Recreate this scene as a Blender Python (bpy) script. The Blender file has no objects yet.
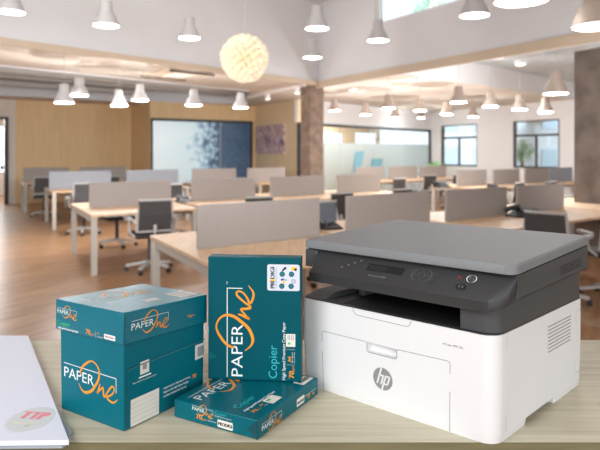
import bpy, bmesh, math, random
from mathutils import Vector, Matrix
from mathutils.geometry import tessellate_polygon
S = bpy.context.scene
COL = S.collection
# ---------------------------------------------------------------- camera, world, light, exposure
FPX, HY, CZ, TZ = 600.0, 153.0, 1.47, 0.97
cd = bpy.data.cameras.new('camera'); cam = bpy.data.objects.new('camera', cd); COL.objects.link(cam)
cam.location = (0, 0, CZ); cam.rotation_euler = (math.pi/2, 0, 0)
cd.sensor_width = 36; cd.lens = 36
cd.shift_y = -(225-HY)/600.0
cd.clip_start = .05; cd.clip_end = 400
cd.dof.use_dof = True; cd.dof.focus_distance = 1.16; cd.dof.aperture_fstop = 5.6
S.camera = cam
W = bpy.data.worlds.new('world'); S.world = W; W.use_nodes = True
bg = W.node_tree.nodes['Background']; bg.inputs[0].default_value = (.93, .97, 1.0, 1); bg.inputs[1].default_value = 2.3
def area(name, loc, target, sx, sy, power, color=(1, 1, 1), spread=180):
    l = bpy.data.lights.new(name, 'AREA'); l.shape = 'RECTANGLE'; l.size = sx; l.size_y = sy; l.energy = power; l.color = color; l.spread = math.radians(spread)
    o = bpy.data.objects.new(name, l); COL.objects.link(o); o.location = loc
    o.rotation_euler = (Vector(target)-Vector(loc)).to_track_quat('-Z', 'Y').to_euler(); return o
area('office_fill_light', (-2.2, 2.2, 2.2), (-3.2, 19, 2.0), 5.5, .9, 90, (.95, .98, 1), 80)  # added fill aimed at the back walls
area('office_fill_light_right', (4.4, 4.2, 1.9), (9.5, 18, 2.2), 2.4, .9, 75, (.95, .98, 1), 80)  # second added fill, for the right-hand side of the office
area('meeting_room_fill', (1.6, 21.3, 2.95), (1.6, 21.3, 0), 2, 1, 190, (.97, .99, 1))  # unseen lamp added behind the glazing to brighten its frosted panes
area('corridor_light', (-10.8, 19.6, 2.7), (-6.5, 10.5, 0), 1.2, .6, 170, (.95, .98, 1))
area('table_soft_fill', (-2.4, -1.2, 3.4), (0, 1.2, .97), 2.4, 1.8, 100, (.96, .985, 1))  # added soft fill lighting the tabletop from the upper left
area('table_front_fill', (1.6, -3.0, 2.2), (.1, 1.3, 1.0), 3, 2, 42, (.96, .985, 1))  # added fill from behind the camera for the front faces
S.view_settings.view_transform = 'Standard'; S.view_settings.look = 'None'
S.view_settings.exposure = 0.0; S.view_settings.gamma = 1; S.view_settings.use_curve_mapping = False

# ---------------------------------------------------------------- helpers
def srgb(r, g, b):
    f = lambda c: (c/12.92 if c <= .04045 else ((c+.055)/1.055)**2.4)
    return (f(r/255), f(g/255), f(b/255), 1)
def mat(name, rgb, rough=.6, metal=0, spec=.5, emit=0, noise=0, nscale=20, trans=0, coat=0):
    m = bpy.data.materials.new(name); m.use_nodes = True; n = m.node_tree; b = n.nodes['Principled BSDF']
    c = srgb(*rgb); b.inputs['Base Color'].default_value = c; b.inputs['Roughness'].default_value = rough
    b.inputs['Metallic'].default_value = metal; b.inputs['Specular IOR Level'].default_value = spec
    b.inputs['Transmission Weight'].default_value = trans; b.inputs['Coat Weight'].default_value = coat
    if emit: b.inputs['Emission Color'].default_value = c; b.inputs['Emission Strength'].default_value = emit
    if noise:
        t = n.nodes.new('ShaderNodeTexCoord'); x = n.nodes.new('ShaderNodeTexNoise'); x.inputs['Scale'].default_value = nscale; x.inputs['Detail'].default_value = 4
        r = n.nodes.new('ShaderNodeValToRGB'); e = r.color_ramp.elements
        e[0].position = .3; e[1].position = .7
        e[0].color = tuple(v*(1-noise) for v in c[:3])+(1,); e[1].color = tuple(min(1, v*(1+noise)) for v in c[:3])+(1,)
        n.links.new(t.outputs['Object'], x.inputs['Vector']); n.links.new(x.outputs['Fac'], r.inputs[0]); n.links.new(r.outputs[0], b.inputs['Base Color'])
    return m
def wood(name, c1, c2, scale=(1, 12, 12), rough=.5, rot=0, planks=None, nscale=3, c3=None):
    m = bpy.data.materials.new(name); m.use_nodes = True; n = m.node_tree; L = n.links; b = n.nodes['Principled BSDF']; b.inputs['Roughness'].default_value = rough
    t = n.nodes.new('ShaderNodeTexCoord'); mp = n.nodes.new('ShaderNodeMapping'); mp.inputs['Rotation'].default_value = (0, 0, rot)
    mp2 = n.nodes.new('ShaderNodeMapping'); mp2.inputs['Scale'].default_value = scale
    L.new(t.outputs['Object'], mp.inputs[0]); L.new(mp.outputs[0], mp2.inputs[0])
    x = n.nodes.new('ShaderNodeTexNoise'); x.inputs['Scale'].default_value = nscale; x.inputs['Detail'].default_value = 6; x.inputs['Roughness'].default_value = .6
    L.new(mp2.outputs[0], x.inputs['Vector'])
    r = n.nodes.new('ShaderNodeValToRGB'); e = r.color_ramp.elements; e[0].position = .3; e[1].position = .7
    e[0].color = srgb(*c1); e[1].color = srgb(*c2); L.new(x.outputs['Fac'], r.inputs[0]); out = r.outputs[0]
    if planks:
        bk = n.nodes.new('ShaderNodeTexBrick'); bk.inputs['Scale'].default_value = 1; bk.inputs['Brick Width'].default_value = planks[0]; bk.inputs['Row Height'].default_value = planks[1]
        bk.inputs['Mortar Size'].default_value = .004; bk.inputs['Color1'].default_value = (1, 1, 1, 1); bk.inputs['Color2'].default_value = (.80, .78, .76, 1); bk.inputs['Mortar'].default_value = (.55, .5, .47, 1)
        L.new(mp.outputs[0], bk.inputs['Vector'])
        mx = n.nodes.new('ShaderNodeMix'); mx.data_type = 'RGBA'; mx.blend_type = 'MULTIPLY'; mx.inputs[0].default_value = 1
        L.new(out, mx.inputs[6]); L.new(bk.outputs[0], mx.inputs[7]); out = mx.outputs[2]
    L.new(out, b.inputs['Base Color']); return m

class MB:
    def __init__(s, xf=None): s.v = []; s.f = []; s.xf = xf
    def add(s, vs, fs):
        o = len(s.v)
        for p in vs: s.v.append(tuple(s.xf(*p)) if s.xf else tuple(p))
        s.f += [[i+o for i in f] for f in fs]; return s
    def box(s, x0, x1, y0, y1, z0, z1):
        return s.add([(x0,y0,z0),(x1,y0,z0),(x1,y1,z0),(x0,y1,z0),(x0,y0,z1),(x1,y0,z1),(x1,y1,z1),(x0,y1,z1)],
                     [(0,3,2,1),(4,5,6,7),(0,1,5,4),(1,2,6,5),(2,3,7,6),(3,0,4,7)])
    def loops(s, rings, caps=True):
        n = len(rings[0]); vs = [p for r in rings for p in r]; fs = []
        for k in range(len(rings)-1):
            for i in range(n):
                j = (i+1) % n; fs.append((k*n+i, k*n+j, (k+1)*n+j, (k+1)*n+i))
        if caps: fs.append(tuple(range(n))[::-1]); fs.append(tuple((len(rings)-1)*n+i for i in range(n)))
        return s.add(vs, fs)
    def prism(s, poly, z0, z1): return s.loops([[(x, y, z0) for x, y in poly], [(x, y, z1) for x, y in poly]])
    def lathe(s, prof, c=(0, 0, 0), n=24, caps=False):
        return s.loops([[(c[0]+r*math.cos(2*math.pi*i/n), c[1]+r*math.sin(2*math.pi*i/n), c[2]+z) for i in range(n)] for r, z in prof], caps)
    def tube(s, pts, r, n=8):
        pts = [Vector(p) for p in pts]; rings = []
        for i, p in enumerate(pts):
            d = (pts[min(i+1, len(pts)-1)]-pts[max(i-1, 0)]).normalized()
            a = d.cross(Vector((0, 0, 1)) if abs(d.z) < .9 else Vector((1, 0, 0))).normalized(); b = d.cross(a)
            rr = r[i] if isinstance(r, (list, tuple)) else r
            rings.append([tuple(p+a*rr*math.cos(2*math.pi*k/n)+b*rr*math.sin(2*math.pi*k/n)) for k in range(n)])
        return s.loops(rings)
    def bar(s, p, q, w, h):
        p, q = Vector(p), Vector(q); d = (q-p).normalized(); a = d.cross(Vector((0, 0, 1)) if abs(d.z) < .95 else Vector((0, 1, 0))).normalized(); b = a.cross(d)
        R = lambda c: [tuple(c+a*x*w/2+b*y*h/2) for x, y in ((-1,-1),(1,-1),(1,1),(-1,1))]
        return s.loops([R(p), R(q)])
    def sphere(s, c, r, n=12, m=8, sq=(1, 1, 1)):
        rings = []
        for k in range(m+1):
            a = -math.pi/2+math.pi*k/m; rr = max(math.cos(a), .01)
            rings.append([(c[0]+r*sq[0]*rr*math.cos(2*math.pi*i/n), c[1]+r*sq[1]*rr*math.sin(2*math.pi*i/n), c[2]+r*sq[2]*math.sin(a)) for i in range(n)])
        return s.loops(rings)
    def build(s, name, m, parent=None, bevel=0, smooth=False, seg=2, loc=None):
        me = bpy.data.meshes.new(name); me.from_pydata(s.v, [], s.f); me.update()
        b = bmesh.new(); b.from_mesh(me); bmesh.ops.recalc_face_normals(b, faces=b.faces); b.to_mesh(me); b.free()
        me.materials.append(m); o = bpy.data.objects.new(name, me); COL.objects.link(o)
        if parent: o.parent = parent
        if loc: o.location = loc
        if smooth or bevel:
            for p in me.polygons: p.use_smooth = True
        if smooth or bevel: me.set_sharp_from_angle(angle=math.radians(40))
        if bevel:
            md = o.modifiers.new('bevel', 'BEVEL'); md.width = bevel; md.segments = seg; md.limit_method = 'ANGLE'; md.angle_limit = math.radians(50)
        return o
def tag(o, label, cat, group=None):
    o['label'] = label; o['category'] = cat
    if group: o['group'] = group
    return o
def empty(name, loc, rz=0, label=None, cat=None, group=None):
    o = bpy.data.objects.new(name, None); COL.objects.link(o); o.location = loc; o.rotation_euler = (0, 0, rz); o.empty_display_size = .05
    if label: tag(o, label, cat, group)
    return o
def struct(o): o['kind'] = 'structure'; return o
def copy_tree(o, parent=None):
    c = o.copy(); COL.objects.link(c); c.parent = parent
    for ch in [x for x in COL.objects if x.parent == o]: copy_tree(ch, c)
    return c
def rrect(x0, x1, y0, y1, r, n=5, rs=None):
    rs = rs or (r, r, r, r); out = []
    for (cx, cy, a0, q) in ((x0, y0, math.pi, rs[0]), (x1, y0, 1.5*math.pi, rs[1]), (x1, y1, 0, rs[2]), (x0, y1, .5*math.pi, rs[3])):
        sx = 1 if cx == x0 else -1; sy = 1 if cy == y0 else -1
        if q <= 0: out.append((cx, cy)); continue
        for k in range(n+1):
            a = a0+k*math.pi/2/n; out.append((cx+sx*q+q*math.cos(a), cy+sy*q+q*math.sin(a)))
    return out
def P(px, py, d): return Vector(((px-300)/FPX*d, d, CZ-(py-HY)/FPX*d))
def boolean_cut(o, cutters):
    for c in cutters:
        co = c.build('cutter', o.data.materials[0]); co.matrix_world = o.matrix_world
        if o.parent: co.parent = o.parent
        md = o.modifiers.new('cut', 'BOOLEAN'); md.object = co; md.operation = 'DIFFERENCE'; md.solver = 'EXACT'
        bpy.context.view_layer.update()
        dg = bpy.context.evaluated_depsgraph_get(); me = bpy.data.meshes.new_from_object(o.evaluated_get(dg))
        o.modifiers.clear(); o.data = me; bpy.data.objects.remove(co)

# ---- printing on faces: a face is fn(s,t)->local point, lifted a hair off the surface
_tc = {}
def glyphs(txt):
    if txt in _tc: return _tc[txt]
    cu = bpy.data.curves.new('t', 'FONT'); cu.body = txt; cu.size = 1; cu.resolution_u = 3
    o = bpy.data.objects.new('t', cu); COL.objects.link(o); bpy.context.view_layer.update()
    me = bpy.data.meshes.new_from_object(o.evaluated_get(bpy.context.evaluated_depsgraph_get()))
    vs = [(v.co.x, v.co.y) for v in me.vertices]; fs = [tuple(p.vertices) for p in me.polygons]
    bpy.data.objects.remove(o); bpy.data.meshes.remove(me)
    x0 = min(v[0] for v in vs); x1 = max(v[0] for v in vs)
    _tc[txt] = ([(v[0]-x0, v[1]) for v in vs], fs, x1-x0); return _tc[txt]
def text(mb, face, txt, s, t, w, h, rot=0, shear=0, bold=0):
    """cap height h, total width w, baseline start (s,t)"""
    vs, fs, W0 = glyphs(txt); c, sn = math.cos(rot), math.sin(rot); kx = w/W0; ky = h/.7
    offs = [0] if not bold else [-bold, 0, bold]
    for k, ob in enumerate(offs):
        q = []
        for x, y in vs:
            X = x*kx+shear*y*ky+ob; Y = y*ky; q.append(face(s+X*c-Y*sn, t+X*sn+Y*c, k*.00003))
        mb.add(q, fs)
def rect(mb, face, s0, s1, t0, t1, r=0, lift=0, n=4):
    pl = rrect(s0, s1, t0, t1, r, n) if r else [(s0, t0), (s1, t0), (s1, t1), (s0, t1)]
    mb.add([face(a, b, lift) for a, b in pl], [tuple(range(len(pl)))])
def disc(mb, face, s, t, r, lift=0, n=20, ry=None):
    mb.add([face(s+r*math.cos(2*math.pi*i/n), t+(ry or r)*math.sin(2*math.pi*i/n), lift) for i in range(n)], [tuple(range(n))])
def smooth_pts(pts, k=5):
    out = []; n = len(pts)
    for i in range(n-1):
        p0, p1, p2, p3 = pts[max(i-1, 0)], pts[i], pts[i+1], pts[min(i+2, n-1)]
        for j in range(k):
            t = j/k; out.append(tuple(.5*((2*b)+(-a+c)*t+(2*a-5*b+4*c-d)*t*t+(-a+3*b-3*c+d)*t**3) for a, b, c, d in zip(p0, p1, p2, p3)))
    return out+[pts[-1]]
def ribbon(mb, face, pts, lift=0, closed=False):
    """pts: (s,t,width)"""
    n = len(pts); vs = []; fs = []
    for i, (x, y, w) in enumerate(pts):
        a = pts[i-1 if (i or closed) else 0]; b = pts[(i+1) % n if (i < n-1 or closed) else i]
        dx, dy = b[0]-a[0], b[1]-a[1]; l = math.hypot(dx, dy) or 1; nx, ny = -dy/l*w/2, dx/l*w/2
        vs += [face(x+nx, y+ny, lift), face(x-nx, y-ny, lift)]
    for i in range(n-1 if not closed else n):
        j = (i+1) % n; fs.append((2*i, 2*i+1, 2*j+1, 2*j))
    mb.add(vs, fs)
def ring(mb, face, s, t, r, w, lift=0, ry=None, n=28):
    ribbon(mb, face, [(s+r*math.cos(2*math.pi*i/n), t+(ry or r)*math.sin(2*math.pi*i/n), w) for i in range(n)], lift, True)
O_STROKE = [(.292,-.028,.008),(.35,-.095,.022),(.427,-.118,.034),(.539,-.073,.036),(.612,.006,.036),(.674,.096,.034),(.69,.185,.028),(.655,.256,.022),(.584,.298,.018),(.52,.295,.022),(.455,.262,.030),(.371,.197,.030),(.329,.124,.026),(.34,.085,.010)]
NE_STROKE = [(.702,.051,.014),(.69,.005,.026),(.652,-.08,.030)]
N2 = [(.652,-.08,.02),(.70,-.03,.018),(.757,.017,.024),(.765,-.03,.028),(.776,-.085,.030),(.80,-.08,.024),(.83,-.035,.022),(.875,.02,.024),(.915,.062,.024),(.948,.066,.022),(.963,.035,.020),(.94,-.012,.020),(.885,-.055,.022),(.835,-.078,.028),(.84,-.10,.026),(.895,-.122,.026),(.955,-.122,.022),(1.03,-.067,.006)]
def logo(face, s, t, sc, rot, white_m, orange_m, parent, tm=True):
    c, sn = math.cos(rot), math.sin(rot)
    f2 = lambda a, b, l=0: face(s+(a*c-b*sn)*sc, t+(a*sn+b*c)*sc, l)
    w = MB(); text(w, f2, 'PAPER', 0, 0, .585, .130)
    lw = .009
    ribbon(w, f2, [(-.01,.176,lw),(.998,.176,lw)]); ribbon(w, f2, [(.995,.176,lw),(.995,-.0,lw)])
    w.build('paper_lettering', white_m, parent)
    o = MB()
    for st in (O_STROKE, NE_STROKE, N2): ribbon(o, f2, smooth_pts(st), .00012)
    o.build('script_lettering', orange_m, parent)

# ---------------------------------------------------------------- materials
M = {}
M['floor'] = wood('floor_wood', (152,110,76), (190,148,110), (1.2, 9, 1), .32, math.radians(-62), (1.5, .19), 1.6)
M['table'] = wood('table_wood', (186,177,150), (214,207,184), (1.3, 22, 22), .5, 0, None, 2.2)
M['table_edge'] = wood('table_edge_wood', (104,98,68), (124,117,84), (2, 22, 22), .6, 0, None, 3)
M['oak'] = wood('desk_oak', (212,176,140), (230,198,166), (8, 1, 1), .5)
M['oakwall'] = wood('oak_panelling', (222,186,138), (236,204,158), (9, 9, .6), .55, 0, None, 2)
M['oakwall2'] = wood('light_oak_wall', (232,204,164), (240,214,176), (9, 9, .6), .6, 0, None, 2)
M['white'] = mat('white_paint', (234,231,230), .8, noise=.02, nscale=1)
M['greywhite'] = mat('warm_grey_paint', (212,210,211), .8, noise=.02, nscale=1)
M['beige'] = mat('beige_soffit', (222,211,199), .8, noise=.04, nscale=.8)
M['beige2'] = mat('beige_trim', (198,178,156), .7, noise=.03, nscale=2)
M['bay'] = mat('grey_deck', (128,128,130), .7, noise=.08, nscale=3)
M['bay2'] = mat('pale_deck', (196,204,208), .6, noise=.10, nscale=3)
M['duct'] = mat('grey_duct', (176,170,164), .4, noise=.05)
M['screen'] = mat('taupe_felt', (154,145,140), .9, noise=.03, nscale=30)
M['screen_cool'] = mat('cool_grey_felt', (146,149,156), .9, noise=.03, nscale=30)
M['steel'] = mat('pale_powder_coat', (184,176,166), .5)
M['black'] = mat('black_plastic', (26,26,28), .5)
M['charcoal'] = mat('charcoal_frame', (48,50,54), .5)
M['mesh'] = mat('chair_mesh', (66,62,61), .8, noise=.15, nscale=160)
M['mesh_blue'] = mat('blue_grey_fabric', (104,108,116), .9, noise=.06, nscale=90)
M['chairgrey'] = mat('chair_grey_plastic', (176,172,168), .5)
M['lamp'] = mat('lamp_white', (190,185,183), .5)
M['lamp_warm'] = mat('lamp_taupe', (170,154,142), .5)
M['glow'] = mat('lamp_diffuser', (255,250,244), .5, emit=16)
M['glow_low'] = mat('lamp_diffuser_low', (252,250,246), .5, emit=45)
M['cord'] = mat('lamp_cord', (190,184,180), .6)
M['globe'] = mat('paper_petal', (240,226,202), .7, emit=.12)
M['globe_in'] = mat('globe_inner_glow', (235,190,130), .7, emit=.30)
M['bulb'] = mat('bulb_glow', (255,238,205), .5, emit=14)
M['concrete'] = mat('concrete_column', (104,91,83), .85, noise=.28, nscale=4)
M['bark'] = mat('timber_column', (126,106,92), .85, noise=.28, nscale=7)
M['clear'] = mat('clear_glass', (240,248,250), .02, trans=1)
M['frost'] = mat('frosted_glass', (226,238,238), .55, trans=.75)
M['facade'] = mat('outdoor_facade', (214,228,238), .8, noise=.1, nscale=.6)
M['facade2'] = mat('outdoor_facade_white', (236,238,240), .8, noise=.02, nscale=.6)
M['facade_glass'] = mat('facade_glass', (176,204,224), .3)
M['leaf'] = mat('leaf_green', (128,186,112), .6, noise=.25, nscale=5)
M['teal_panel'] = mat('teal_fabric', (120,166,180), .8, noise=.05)
M['pot'] = mat('plant_pot', (120,90,66), .7)
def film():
    m = bpy.data.materials.new('patterned_blue_film_glow'); m.use_nodes = True; n = m.node_tree; L = n.links; b = n.nodes['Principled BSDF']
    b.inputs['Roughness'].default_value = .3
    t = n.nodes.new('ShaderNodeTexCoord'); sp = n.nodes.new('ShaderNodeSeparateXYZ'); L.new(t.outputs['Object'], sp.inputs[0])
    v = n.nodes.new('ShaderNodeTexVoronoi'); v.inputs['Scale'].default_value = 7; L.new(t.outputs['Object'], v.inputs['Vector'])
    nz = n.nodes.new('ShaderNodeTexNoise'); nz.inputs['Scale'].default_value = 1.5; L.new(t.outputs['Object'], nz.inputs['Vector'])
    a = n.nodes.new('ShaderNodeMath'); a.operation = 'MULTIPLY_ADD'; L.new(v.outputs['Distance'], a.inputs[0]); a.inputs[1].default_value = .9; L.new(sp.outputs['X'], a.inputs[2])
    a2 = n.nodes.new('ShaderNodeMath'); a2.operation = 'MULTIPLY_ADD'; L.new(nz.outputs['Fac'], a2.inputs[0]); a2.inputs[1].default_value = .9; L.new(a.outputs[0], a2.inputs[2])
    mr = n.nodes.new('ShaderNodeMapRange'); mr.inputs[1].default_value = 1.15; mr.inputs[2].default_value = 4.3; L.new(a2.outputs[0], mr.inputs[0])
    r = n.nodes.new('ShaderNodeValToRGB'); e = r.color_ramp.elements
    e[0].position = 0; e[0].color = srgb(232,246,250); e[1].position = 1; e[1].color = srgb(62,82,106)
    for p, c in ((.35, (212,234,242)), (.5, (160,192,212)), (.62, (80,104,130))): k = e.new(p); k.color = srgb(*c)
    L.new(mr.outputs[0], r.inputs[0]); L.new(r.outputs[0], b.inputs['Base Color']); L.new(r.outputs[0], b.inputs['Emission Color']); b.inputs['Emission Strength'].default_value = .22; return m  # film given a faint glow in place of light shining through it
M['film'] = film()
def painting_mat():
    m = bpy.data.materials.new('floral_canvas'); m.use_nodes = True; n = m.node_tree; L = n.links; b = n.nodes['Principled BSDF']; b.inputs['Roughness'].default_value = .8
    t = n.nodes.new('ShaderNodeTexCoord'); nz = n.nodes.new('ShaderNodeTexNoise'); nz.inputs['Scale'].default_value = 3.2; nz.inputs['Detail'].default_value = 3; nz.inputs['Distortion'].default_value = 1
    L.new(t.outputs['Object'], nz.inputs['Vector']); r = n.nodes.new('ShaderNodeValToRGB'); e = r.color_ramp.elements
    e[0].position = .32; e[0].color = srgb(146,112,132); e[1].position = .66; e[1].color = srgb(206,190,200)
    for p, c in ((.44, (196,164,168)), (.5, (226,206,200)), (.56, (176,130,134))): k = e.new(p); k.color = srgb(*c)
    L.new(nz.outputs['Fac'], r.inputs[0]); L.new(r.outputs[0], b.inputs['Base Color']); return m
M['painting'] = painting_mat()
M['teal'] = mat('teal_wrap', (0,97,110), .32, spec=.2, noise=.03, nscale=12)
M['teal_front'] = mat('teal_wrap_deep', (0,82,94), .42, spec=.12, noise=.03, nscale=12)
M['teal_box'] = mat('teal_carton', (0,104,120), .38, spec=.18, noise=.03, nscale=10)
M['teal_lid'] = mat('teal_carton_gloss', (0,108,126), .36, spec=.42, noise=.03, nscale=10)
M['fold'] = mat('teal_fold_edge', (0,74,86), .4)
M['tealline'] = mat('pale_teal_line', (92,150,158), .5)
M['ink_w'] = mat('white_ink', (232,240,240), .6)
M['ink_o'] = mat('orange_ink', (232,150,34), .5)
M['ink_c'] = mat('cyan_ink', (50,180,186), .5)
M['ink_g'] = mat('green_ink', (70,190,110), .5)
M['ink_k'] = mat('black_ink', (34,36,42), .6)
M['ink_r'] = mat('red_ink', (176,62,60), .6)
M['ink_b'] = mat('blue_ink', (60,90,160), .6)
M['ink_y'] = mat('yellow_ink', (240,196,40), .6)
M['ink_grey'] = mat('grey_ink', (150,154,160), .6)
M['label_w'] = mat('label_paper', (226,224,216), .7)
M['label_l'] = mat('sticker_lavender', (212,218,232), .6)
M['p_white'] = mat('printer_white', (232,232,233), .42, noise=.01, nscale=5)
M['p_inner'] = mat('printer_recess_white', (205,205,207), .5)
M['p_dark'] = mat('printer_dark_grey', (70,71,72), .5, noise=.03, nscale=200)
M['p_panel'] = mat('printer_panel_grey', (52,52,54), .5, noise=.04, nscale=250)
M['p_lid'] = mat('printer_lid_grey', (124,126,128), .5, noise=.02, nscale=200)
M['p_black'] = mat('printer_cavity_black', (14,14,15), .7)  # near-black puts the cavity's shade into the colour; the display shares it
M['p_tray'] = mat('printer_tray_black', (46,46,47), .6)
M['p_seam'] = mat('printer_seam', (150,150,153), .6)
M['p_seamd'] = mat('printer_dark_seam', (28,28,28), .6)
M['p_icon'] = mat('printer_faint_icon', (112,112,114), .6)
M['p_logo'] = mat('printer_logo_grey', (150,151,153), .4, metal=.2)
M['sheet'] = mat('paper_sheet', (232,235,248), .75)
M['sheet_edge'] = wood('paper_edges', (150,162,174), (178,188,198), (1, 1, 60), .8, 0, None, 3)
M['print_grey'] = mat('faded_grey_print', (216,220,222), .7)
M['print_pink'] = mat('faded_pink_print', (242,152,164), .7)
M['print_cream'] = mat('faded_cream_print', (232,228,206), .7)

# ---------------------------------------------------------------- the room
V2 = lambda a, b: Vector((a, b))
dB = V2(760, 600).normalized()*1.0            # along the desk rows
dA = V2(-320, 600).normalized()*1.0           # away from the camera, across the rows
Cc = V2(.39, 13.1); Lw = V2(-4.06, 8.12); Rw = V2(3.59, 7.91)
uL = (Lw-Cc).normalized(); uR = (Rw-Cc).normalized()
LE = Cc+uL*13.5; RE = Cc+uR*10.5
ZC, ZV = 3.0, 4.72
struct(MB().box(-22, 24, -5, 32, -.1, 0).build('floor', M['floor']))
def wall(name, a, b, z0, z1, m, th=.12, holes=(), side=1):
    """vertical wall from a to b, holes (s0,s1,z0,z1); thickness goes to the left of a->b times side"""
    a, b = V2(*a), V2(*b); d = (b-a); L = d.length; d /= L; n = V2(-d.y, d.x)*th*side; mb = MB()
    def seg(s0, s1, q0, q1):
        if s1-s0 < 1e-4 or q1-q0 < 1e-4: return
        p = a+d*s0; q = a+d*s1
        pl = [(p.x, p.y), (q.x, q.y), (q.x+n.x, q.y+n.y), (p.x+n.x, p.y+n.y)]; mb.prism(pl, q0, q1)
    s = 0
    for h in sorted(holes):
        seg(s, h[0], z0, z1); seg(h[0], h[1], z0, h[2]); seg(h[0], h[1], h[3], z1); s = h[1]
    seg(s, L, z0, z1); o = mb.build(name, m); struct(o); return o
# upper walls of the double-height space
wall('wall_upper_left', Cc, LE, ZC, ZV, M['greywhite'], .2, side=-1)
UW = (1.98, 4.6, 3.90, 4.62)
wall('wall_upper_right', Cc, RE, ZC, ZV, M['greywhite'], .2, holes=[UW], side=1)
# thin beige cornice at the foot of the upper walls
def strip_along(name, a, u, L, z0, z1, off, th, m):
    nrm = off; p = a; q = a+u*L; pl = [tuple(p), tuple(q), tuple(q+nrm*th), tuple(p+nrm*th)]
    return struct(MB().prism(pl, z0, z1).build(name, m))
nL = V2(-uL.y, uL.x); nR = V2(-uR.y, uR.x)
if nL.y > 0: nL = -nL
if nR.y > 0: nR = -nR
strip_along('trim_1', Cc, uL, 13.5, 2.93, 3.03, nL, .06, M['beige2'])
strip_along('trim_2', Cc, uR, 10.5, 2.88, 3.03, nR, .05, M['beige2'])
vc = MB(); vc.prism([tuple(Cc+V2(0, .3)), tuple(LE), (-14, LE.y), (-14, -5), (12, -5), (12, RE.y), tuple(RE)], ZV, ZV+.1)
struct(vc.build('ceiling_upper', M['greywhite']))
wall('wall_behind', (12, -5), (-14, -5), 0, ZV, M['white'], holes=[(3, 23, .9, 4.2)], side=-1)
wall('wall_left', (-12.2, -5), (-12.2, 14.9), 0, ZV, M['white'], side=1)
wall('wall_right', (11, 13), (11, -5), 0, ZV, M['white'], side=1)
# low ceiling with two recessed bays
bayL = [V2(-9.5, 5.7), V2(-1.23, 14.8), V2(-1.7, 18.4), V2(-5.0, 17.7), V2(-7.5, 16.1), V2(-9.5, 14.6)]
bayR = [V2(1.95, 11.45), V2(5.6, 5.9), V2(10.5, 8.5), V2(9.2, 18.2)]
outer = [LE, Cc, RE, V2(12, RE.y), V2(12, 30), V2(-14, 30), V2(-14, LE.y)]
def slab(name, polys, z, m, th=.02):
    tri = tessellate_polygon([[Vector((p.x, p.y, 0)) for p in pl] for pl in polys]); fl = [p for pl in polys for p in pl]
    return MB().add([(p.x, p.y, z) for p in fl], [tuple(t) for t in tri]).build(name, m)
struct(slab('ceiling', [outer, bayL, bayR], ZC, M['beige']))
def bay(name, pl, z1, m, mside):
    o = slab(name, [pl], z1, m); struct(o)
    s = MB(); n = len(pl)
    for i in range(n):
        a, b = pl[i], pl[(i+1) % n]; s.add([(a.x, a.y, ZC-.02), (b.x, b.y, ZC-.02), (b.x, b.y, z1), (a.x, a.y, z1)], [(0, 1, 2, 3)])
    struct(s.build(name+'_rim', mside))
bay('ceiling_bay_left', bayL, 3.32, M['bay'], M['greywhite'])
bay('ceiling_bay_right', bayR, 3.45, M['bay2'], M['white'])
# back walls
K1, K2, K3, K4, K5, K6 = V2(-8.2, 17.3), V2(-5.47, 19.4), V2(-4.4, 17.6), V2(-1.47, 19.6), V2(-.06, 17.0), V2(4.9, 22.6)
wall('wall_back_left', K1, K2, 0, ZC, M['oakwall'], side=1)
wall('wall_back_return', K2, K3, 0, ZC, M['oakwall'], side=1)
wall('wall_back_middle', K3, K4, 0, ZC, M['oakwall'], side=1)
wall('wall_back_right', K4, K5, 0, ZC, M['oakwall2'], side=1)
dd = (K1-K2).normalized(); wl = K1+dd*4.2
wall('wall_door_side', K1, wl, 0, ZC, M['beige'], holes=[(.22, 2.2, 0, 2.45)], side=-1)
def plane_box(a, b, s0, s1, z0, z1, out0, out1, mb):
    a, b = V2(*a), V2(*b); d = (b-a).normalized(); n = V2(d.y, -d.x)
    if n.y > 0 and abs(n.y) > .2: n = -n
    p, q = a+d*s0, a+d*s1
    mb.prism([tuple(p+n*out0), tuple(q+n*out0), tuple(q+n*out1), tuple(p+n*out1)], z0, z1)
t = MB(); plane_box(K1, wl, .20, .30, 0, 2.5, -.02, .06, t); plane_box(K1, wl, .3, 2.2, 2.42, 2.5, -.02, .06, t)
d1 = struct(t.build('door_1', M['charcoal']))
t = MB(); plane_box(K1, wl, .34, .42, 1.0, 1.12, .06, .12, t); t.build('door_handle', M['black'], d1)
wall('wall_corridor', (-13.5, 19.5), (-8.0, 22.5), 0, ZC, M['white'], holes=[(1.2, 4.2, .8, 2.4)])
# glazed partition between the timber column and the window wall
LG = (K6-K5).length
wall('wall_glass_head', K5, K6, 2.34, ZC, M['white'], side=1)
fr = MB(); plane_box(K5, K6, 0, LG, 2.26, 2.34, -.03, .05, fr)
for s_ in (0, LG-.1): plane_box(K5, K6, s_, s_+.1, 0, 2.3, -.03, .05, fr)
w1 = struct(fr.build('window_1', M['charcoal']))
for i in range(4):
    g = MB(); plane_box(K5, K6, .1+i*(LG-.2)/4, .1+(i+1)*(LG-.2)/4-.02, 1.78, 2.26, 0, .012, g); g.build('clear_pane', M['clear'], w1)
    g = MB(); plane_box(K5, K6, .1+i*(LG-.2)/4, .1+(i+1)*(LG-.2)/4-.02, 0, 1.78, 0, .012, g); g.build('frosted_pane', M['frost'], w1)
bk = dA*3.2; bk2 = K6-K5
wall('wall_beyond_glass', K5+bk, K6+bk, 0, ZC, M['oakwall2'], holes=[(1.6, 2.7, .9, 2.25), (3.4, 5.0, .9, 2.25), (5.7, 7.3, .9, 2.3)])
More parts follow.
